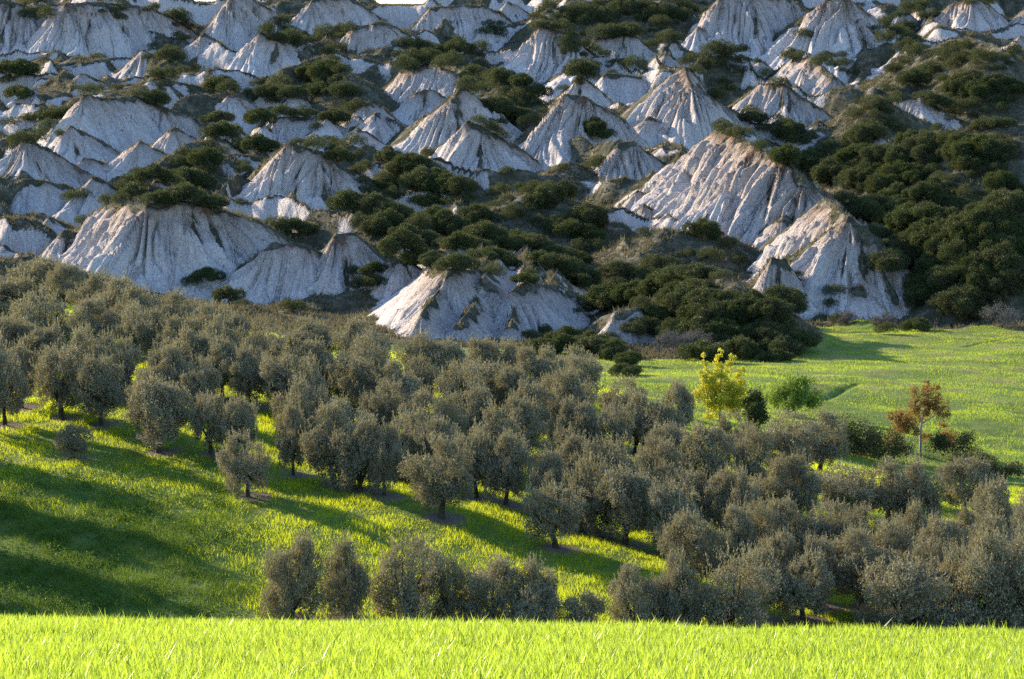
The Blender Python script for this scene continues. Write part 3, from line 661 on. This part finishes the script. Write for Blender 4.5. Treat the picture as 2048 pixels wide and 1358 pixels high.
# dry scrub tufts on the badlands
x, y, r = scatter(280000, 262, 800, .215, 23)
c_ = hill_at(x, y, CL); gr_ = hill_at(x, y, GR); k = (gr_ < .4) & (c_ + .3 * vnoise(x / 1.5, y / 1.5, 3) < .25) & (fbm(x / 5, y / 5, 2, 14) > -.5)
x, y = x[k], y[k]; z = hill_at(x, y); n = len(x); h = .35 + .5 * r.random(n)
X = np.repeat(x, 4) + r.normal(size=4 * n) * .22; Y = np.repeat(y, 4) + r.normal(size=4 * n) * .22
a1, b1 = blades(X, Y, hill_at(X, Y) - .05, np.repeat(h, 4) * (.6 + .6 * r.random(4 * n)), .16 + .12 * r.random(4 * n), .7, 1, 33)
stuff('scrub', a1, b1, M_scrub, 'dry brownish grass and low scrub between the clay mounds', 'scrub')

# ------------------------------------------------------------------ evergreen shrubs on the badlands
def shrub_proto(i, n=17000):
    r = np.random.default_rng(500 + i); lob = []
    for k in range(r.integers(6, 10)):
        a_ = k * 2.4 + r.random(); rr = 1.0 * math.sqrt(k / 8)
        lob.append((rr * math.cos(a_), rr * math.sin(a_), .45 + .38 * (1 - rr) + r.uniform(-.08, .12), r.uniform(.3, .46), .9))
    C, D = lobed(lob, n, 520 + i, .72, .35); C = C[C[:, 2] > -.05]; D = D[:len(C)]
    return leaves(C, D, .06, .038, 540 + i, .7)
SHP = [shrub_proto(i) for i in range(6)]
SHO = [None] * 6
ELL = """79,14,35,15;225,18,25,14;300,14,14,12;365,45,30,28;564,60,50,20;590,78,40,10;662,70,36,22;325,106,36,18;365,125,38,10;335,140,28,8;308,164,22,16;250,176,38,6;180,180,24,9
99,232,44,26;22,243,22,11;35,145,40,20;461,160,26,14;547,185,62,34;642,152,58,40;690,190,36,30;590,212,46,12;430,253,24,18;495,276,55,16;642,268,42,22;592,264,16,10;690,300,32,26;724,340,16,32
400,316,54,28;490,345,22,20;290,372,70,24;372,364,58,24;240,388,36,12;450,402,42,16;160,386,28,11;282,338,14,7;160,436,20,13;580,437,32,20;690,58,14,16
817,98,26,30;880,93,50,28;940,105,36,22;860,124,56,12;930,146,18,14;985,52,24,17;962,134,20,15;1000,140,20,9;975,166,56,17;1040,186,46,24;1000,226,56,28;1062,216,34,24;1000,252,26,14
1102,31,40,22;1180,24,50,24;1250,18,60,30;1335,20,50,30;1150,76,24,24;1240,58,52,14;1320,60,30,22;1192,113,38,14;1246,122,32,16;1162,156,26,17;1130,170,12,8;1200,252,32,14;1193,306,20,16;1110,326,24,10;1015,346,18,6
834,314,42,20;800,348,45,34;862,350,48,34;905,375,48,28;860,396,48,22;710,416,34,22;770,430,48,18;745,455,42,18;830,402,22,10;1000,390,34,18;1090,388,58,24;960,430,34,20;1020,425,34,22;1080,446,34,24;1160,440,48,26;900,442,54,14
850,452,56,18;805,470,54,22;870,482,36,16;873,518,24,22;930,510,36,18;995,490,28,20;1060,500,38,14;1120,510,54,22;1170,490,38,11;995,530,30,22;1052,550,22,18;1130,543,42,20;1180,545,48,24;1232,550,48,28;1200,578,44,12;1235,600,20,10;1300,552,56,24;1300,598,40,24;1345,600,46,46
1412,552,50,22;1420,615,58,44;1500,622,58,38;1565,655,36,38;1500,672,66,28;1430,662,54,26;1210,668,44,13;1090,662,48,11;1240,704,18,22;1180,692,36,12;478,592,42,12;547,606,38,10;605,616,34,8;420,546,26,13;382,556,24,8;1294,459,28,8;1410,462,26,14;1440,482,36,10;1655,580,20,30;1600,546,12,10;1702,632,28,9;1766,640,28,10
1385,14,32,18;1450,103,58,17;1402,126,36,13;1482,126,46,12;1440,172,25,20;1543,154,34,8;1590,97,20,16;1600,66,16,8;1668,114,28,16;1692,136,28,8;1830,16,48,16;1960,2,28,7;1790,60,50,24;1922,105,46,22;1992,118,50,22;1850,157,42,20;1922,170,56,22;2000,176,50,28;1912,204,50,12;1982,232,58,32
1737,210,38,20;1762,236,46,22;1800,250,26,12;1474,236,38,10;1532,248,46,14;1590,264,46,16;1640,290,42,18;1600,300,30,8;1700,290,48,22;1742,322,48,28;1680,335,40,20;1722,372,46,32;1782,362,46,36;1780,422,50,40;1830,472,44,46;1700,400,20,16;1765,470,16,20
1868,260,38,11;1932,280,46,22;1992,300,48,36;1870,345,42,15;1902,378,54,20;1950,420,70,36;1882,450,54,36;2005,452,46,54;1900,520,74,46;1982,540,58,46;1850,560,30,40;1930,602,66,34;2010,575,40,24;1830,610,26,24;1300,640,30,24;1370,655,40,26
620,372,0,0;740,390,20,14;750,540,26,22;700,545,14,18;560,500,0,0;1330,520,40,10;1400,500,36,10;1480,505,26,10;940,330,0,0;1160,610,10,22;860,430,30,12;1150,682,90,20;1238,716,26,28;1060,668,40,10;1340,560,60,24;1460,600,60,30;1380,580,60,40;1530,690,50,22;1450,690,60,20;1800,330,60,36;1860,300,46,26;1950,320,60,34;1770,190,30,16;1830,120,60,26;2010,380,40,34;1840,410,50,36;1900,470,60,40;1960,480,60,40;1870,560,50,34;1950,560,60,36;1800,510,30,30;1700,330,60,26;1760,400,60,36;1620,310,60,16;1480,250,50,12;1560,275,50,12;1360,600,50,40;1250,570,60,24;1560,600,40,30;1310,530,50,20"""
pl = []; rs = np.random.default_rng(77)
for e_ in ELL.replace('\n', ';').split(';'):
    cx, cy, rx, ry = map(float, e_.split(','))
    if rx == 0: continue
    size = np.interp(cy, [0, 150, 350, 600], [30, 37, 47, 58]); area = math.pi * rx * ry
    nn = max(1, int(round(area / (size * size * .25)))); got = []
    for t in range(nn * 30):
        a_ = rs.random() * 6.283; q = math.sqrt(rs.random()) * .85; p = (cx + rx * q * math.cos(a_), cy + ry * q * math.sin(a_))
        if all((p[0] - g_[0]) ** 2 + 2.2 * (p[1] - g_[1]) ** 2 > (size * .5) ** 2 for g_ in got): got.append(p)
        if len(got) >= nn: break
    for (u, v) in got:
        s = size * rs.choice([.62, .8, 1.0, 1.2, 1.45]); s = min(s, 2.4 * max(rx, 8), 3.2 * ry + 14)
        pl.append((u, v, s))
LM = [(60,60,'the twin mounds at the top left corner'),(200,60,'the wide clay face at top left'),(400,100,'the small pyramid at upper left'),(240,130,'the long grey ridge at upper left'),(230,230,'the broad broken clay face at left'),(50,320,'the grey cone at the far left edge'),(70,385,'the low dome at the far left'),(310,300,'the pair of small left mounds'),
 (560,110,'the fluted mound left of top centre'),(740,90,'the mound below the gap of sky'),(480,210,'the small slope left of upper centre'),(590,370,'the fluted cone left of centre'),(300,480,'the widest cliff above the left grove'),(560,540,'the cliff right of the widest one'),(690,530,'the smooth cliff above the grove'),
 (800,560,'the small cone above the grove middle'),(960,610,'the brightly lit fluted cliff'),(1100,620,'the shoulder beside the lit cliff'),(1255,655,'the little truncated cone at the meadow end'),(860,160,'the cliff and dome at upper centre'),(740,230,'the smooth round domes at upper centre'),(960,300,'the double fluted cone at centre'),
 (1130,260,'the tall grey face at centre'),(1090,110,'the striped mound at top centre'),(1250,100,'the dark wooded brow at top centre'),(1250,340,'the flat-topped cone'),(1340,220,'the long lit ridge right of centre'),(1500,50,'the great wall at top right'),(1700,70,'the branching cone at upper right'),(1560,210,'the brown-topped cone at right'),
 (1440,380,'the left flank of the biggest cone'),(1560,300,'the crest of the biggest cone'),(1700,420,'the right ridge of the biggest cone'),(1600,590,'the steep cone below the biggest one'),(1720,600,'the meadow foot of the biggest cone'),(1950,50,'the mounds at the top right corner'),(1640,160,'the slanting face at upper right'),(1860,230,'the pale scarp in the right-hand woods'),
 (1880,320,'the small scar in right-hand bushes'),(1984,370,'the lonely pale cone at the right edge'),(2020,620,'the pale right-edge stone by the meadow'),(1900,500,'the dark gully at the right edge'),(1420,620,'the dark thicket jutting into the meadow'),(1300,540,'the green brow above the meadow'),(1050,440,'the rounded thickets at centre'),(850,370,'the dark slope left of the centre cone'),(1350,500,'the dry scrub below the biggest cone'),(1180,680,'the hedge at the end of the grove')]
res = []
HA = lambda a_, b_: hill_at(a_, b_)
def shrub_spot(u, v, s):
    vs = np.arange(v - .1 * s, v + 1.0 * s, 3.0); Ys = [solve_ray(u, q, 0, HA, 262, 860, .5) or 900 for q in vs]
    for i in range(1, len(vs)):
        if Ys[i - 1] - Ys[i] > 7 and vs[i] > v + .0 * s: return Ys[i] + .0, vs[i]
    Y = solve_ray(u, v + .36 * s, 0, HA, 262, 860, .5); return Y, v + .36 * s
for (u, v, s) in pl:
    Y, vb = shrub_spot(u, v, s)
    if Y is None or Y > 880: continue
    rad = s / 2 * Y / F
    x = float(mx(u, v)[0]) * Y; z = float(hill_at(np.array([x]), np.array([Y]))[0])
    res.append([u, v, s, x, Y, z, rad])
order = sorted(range(len(res)), key=lambda i: -res[i][2])
solo = set(order[:296]); groups = {}
for i, (u, v, s, x, Y, z, rad) in enumerate(res):
    if i in solo:
        j = min(range(len(LM)), key=lambda q: (LM[q][0] - u) ** 2 + 2 * (LM[q][1] - v) ** 2); groups.setdefault(j, []).append(i)
rest = []
tone = ['dark green', 'deep green', 'olive-tinged']
for i, (u, v, s, x, Y, z, rad) in enumerate(res):
    k = i % 6; sz = rad * rs.uniform(.75, 1.25); rz = rs.random() * 6.283
    if i in solo:
        if SHO[k] is None:
            o = mesh_np('shrub', SHP[k][0], SHP[k][1], M_mastic); SHO[k] = o
        else: o = SHO[k].copy(); COL.objects.link(o)
        o.location = (x, Y, z - .1 * rad); o.scale = (rad * rs.uniform(.85, 1.35), rad * 1.05, sz); o.rotation_euler = (0, 0, rz); res[i].append(o)
    else:
        c, s_ = math.cos(rz), math.sin(rz); Vp, Fp = SHP[k]; m = len(Fp) // 3; Vp = Vp[:m * 4]; Fp = Fp[:m]
        Vq = np.stack([(Vp[:, 0] * c - Vp[:, 1] * s_) * rad + x, (Vp[:, 0] * s_ + Vp[:, 1] * c) * rad + Y, Vp[:, 2] * sz + z - .1 * rad], -1); rest.append((Vq, Fp))
for j, ids in groups.items():
    ids.sort(key=lambda i: res[i][0])
    for q, i in enumerate(ids):
        big = 'large' if res[i][2] > 48 else 'rounded' if res[i][2] > 34 else 'small'
        tag(res[i][7], '%s evergreen shrub, %s from left around %s' % (big, ORD(q + 1), LM[j][2]), 'shrub', 'evergreen shrubs on the badlands')
if rest:
    a1, b1 = join_np(rest); stuff('thicket', a1, b1, M_mastic, 'smaller dark bushes scattered over the clay mounds', 'bushes')
print('SHRUBS', len(res), 'rest', len(rest))

# ------------------------------------------------------------------ single trees by the meadow
def crown_tree(name, u, vb, vt, lob, n, L, Wd, mat, tmat, label, cat, trunk, seed, up=.4, shell=.3):
    x, y = base_px(u, vb); s = y / F; Hm = (vb - vt) * s
    lob = [(a_ * Hm, 0 + b_ * Hm, c_ * Hm, d_ * 1.12 * Hm, 1) for a_, b_, c_, d_ in lob]
    r_ = np.random.default_rng(seed); sub = []
    for l in lob:
        for _ in range(6):
            d = r_.normal(size=3); d /= np.linalg.norm(d); q = .68 * l[3]; sub.append((l[0] + d[0] * q, l[1] + d[1] * q, max(.05 * Hm, l[2] + d[2] * q), l[3] * r_.uniform(.38, .66), 1))
    C, D = lobed(sub, n, seed, shell, up); cr = leaves(C, D, L, Wd, seed, .8)
    tk = join_np([tube(np.array(p) * Hm, np.array(r_), 6) for p, r_ in trunk])
    o = build_tree(name, cr, tk, mat, tmat); o.location = (x, y, float(ground(np.array([x]), np.array([y]))[0])); tag(o, label, cat); return o
crown_tree('poplar_tree', 1440, 842, 694, [(-.25,0,.3,.14),(.27,0,.32,.13),(-.1,0,.12,.12),(.1,.0,.5,.13),(-.14,0,.62,.1),(.2,.0,.44,.12),(-.14,0,.38,.13),(.14,.05,.36,.14),(0,.1,.42,.13),(-.24,0,.52,.09),(-.22,0,.66,.07),(-.24,0,.78,.055),(-.22,0,.9,.04),(-.05,.0,.58,.1),(-.04,.0,.74,.075),(-.02,.05,.86,.06),(0,.0,.96,.04),(.1,.0,.62,.09),(.12,.0,.76,.065),(.17,0,.88,.045),(.25,0,.56,.09),(.28,0,.7,.055),(.0,-.1,.3,.13),(-.12,-.1,.24,.1),(.15,.05,.22,.1),(.2,.0,.12,.08)], 15000, .14, .10, M_yellow, M_bark,
  'bright yellow-leaved young poplar standing at the grove edge before the meadow', 'poplar', [([(0,0,0),(0,0,.4),(.02,0,.8)], (.1,.07,.02)), ([(0,0,.25),(-.15,0,.6)], (.05,.02)), ([(0,0,.3),(.15,0,.65)], (.05,.02))], 31)
crown_tree('round_bush', 1590, 830, 742, [(-.3,0,.5,.34),(.25,0,.5,.34),(0,.1,.6,.36),(-.1,-.2,.4,.34),(.45,0,.4,.25),(-.5,0,.42,.22)], 9000, .30, .07, M_lime, M_bark,
  'pale fresh-green rounded bush alone on the meadow right of the yellow poplar', 'bush', [([(0,0,0),(0,0,.5)], (.06,.02)), ([(0,0,.05),(-.3,0,.5)], (.04,.01)), ([(0,0,.05),(.3,0,.5)], (.04,.01))], 32, .9, .2)
crown_tree('rusty_tree', 1840, 905, 757, [(0,0,.82,.13),(.14,0,.74,.13),(.27,0,.55,.12),(-.18,0,.45,.17),(-.05,0,.5,.14),(-.3,0,.35,.14),(.32,0,.4,.06),(.05,0,.65,.1),(-.35,.0,.12,.14),(.4,0,.18,.12),(-.1,0,.68,.07),(.2,.1,.86,.07),(.08,0,.94,.06),(.33,0,.66,.06),(-.12,0,.3,.1),(.1,0,.2,.08),(-.4,0,.5,.06),(.12,0,.56,.08)], 12000, .15, .075, M_rust, M_wbark,
  'tree with sparse rust-brown leaves and a white trunk at the meadow edge', 'tree', [([(0,0,-.02),(.01,0,.35),(.08,0,.8)], (.11,.09,.03)), ([(.01,0,.3),(-.2,0,.45)], (.05,.02)), ([(.03,0,.4),(.25,0,.55)], (.05,.02))], 33, .1, .2)
crown_tree('dark_bush', 1506, 862, 768, [(0,0,.3,.26),(0,0,.55,.24),(.05,0,.78,.16)], 6000, .16, .09, M_mastic, M_bark,
  'narrow dark green bush close beside the yellow poplar', 'bush', [([(0,0,0),(0,0,.6)], (.06,.02))], 34)
for q, (u, vb, vt, wd, lab) in enumerate([(1722,915,838,1.3,'black-green thorny bush in shade between olive crowns and meadow, left one'),(1772,918,860,1.3,'black-green thorny bush in shade beside the rusty tree'),(1905,916,858,1.2,'low dark bush right of the white trunk'),(1950,948,892,1.2,'dark bush sloping along the meadow edge, left of a pair'),(1992,965,908,1.2,'dark bush sloping along the meadow edge, right of a pair'),(1690,908,835,1.1,'dark bush tucked behind the large round olive crowns')]):
    crown_tree('dark_bush', u, vb, vt, [(-.4*wd,0,.4,.42),(.4*wd,0,.4,.42),(0,0,.5,.48)], 4500, .15, .085, M_mastic, M_bark, lab, 'bush', [([(0,0,0),(0,0,.5)], (.05,.02))], 40+q)

# ------------------------------------------------------------------ thin evening haze over the hills
hz = bpy.data.materials.new('haze'); hz.use_nodes = True; t = hz.node_tree
for n_ in list(t.nodes): t.nodes.remove(n_)
pv = N(t, 'ShaderNodeVolumePrincipled'); pv.inputs['Color'].default_value = (.62, .74, 1.0, 1); pv.inputs['Density'].default_value = HAZE; pv.inputs['Anisotropy'].default_value = .2
o = N(t, 'ShaderNodeOutputMaterial'); t.links.new(pv.outputs[0], o.inputs['Volume'])
if HAZE > 0:
    X0, X1, Y0, Y1, Z0, Z1 = -2600, 2600, -1600, 6100, -175, 70
    V_ = np.array([(a_, b_, c_) for a_ in (X0, X1) for b_ in (Y0, Y1) for c_ in (Z0, Z1)], float)
    Fh = np.array([(0, 1, 3, 2), (4, 6, 7, 5), (0, 4, 5, 1), (2, 3, 7, 6), (0, 2, 6, 4), (1, 5, 7, 3)])
    h_ = mesh_np('haze', V_, Fh, hz); h_['kind'] = 'stuff'; h_['label'] = 'thin blue evening haze over the clay hills'; h_['category'] = 'haze'

for q, (u, vb, vt, wd, lab) in enumerate([(2005, 655, 600, .9, 'bare grey twiggy shrub at the right edge below the dark forest'), (1385, 705, 652, 1.0, 'grey-leaved shrub in shade at the foot of the dark thicket'), (1340, 705, 660, .9, 'smaller grey-leaved shrub left of the one below the dark thicket'), (1693, 650, 620, 1.1, 'low grey shrub where the biggest cone meets the meadow, left one'), (1768, 652, 622, 1.1, 'low grey shrub where the biggest cone meets the meadow, right one')]):
    crown_tree('grey_shrub', u, vb, vt, [(-.4 * wd, 0, .35, .4), (.4 * wd, 0, .35, .4), (0, 0, .5, .45)], 2600, .3, .035, M_grey, M_bark, lab, 'shrub', [([(0, 0, 0), (-.1, 0, .8)], (.05, .01)), ([(0, 0, 0), (.3, 0, .7)], (.05, .01)), ([(0, 0, 0), (-.35, 0, .6)], (.04, .01))], 60 + q, .5, .1)
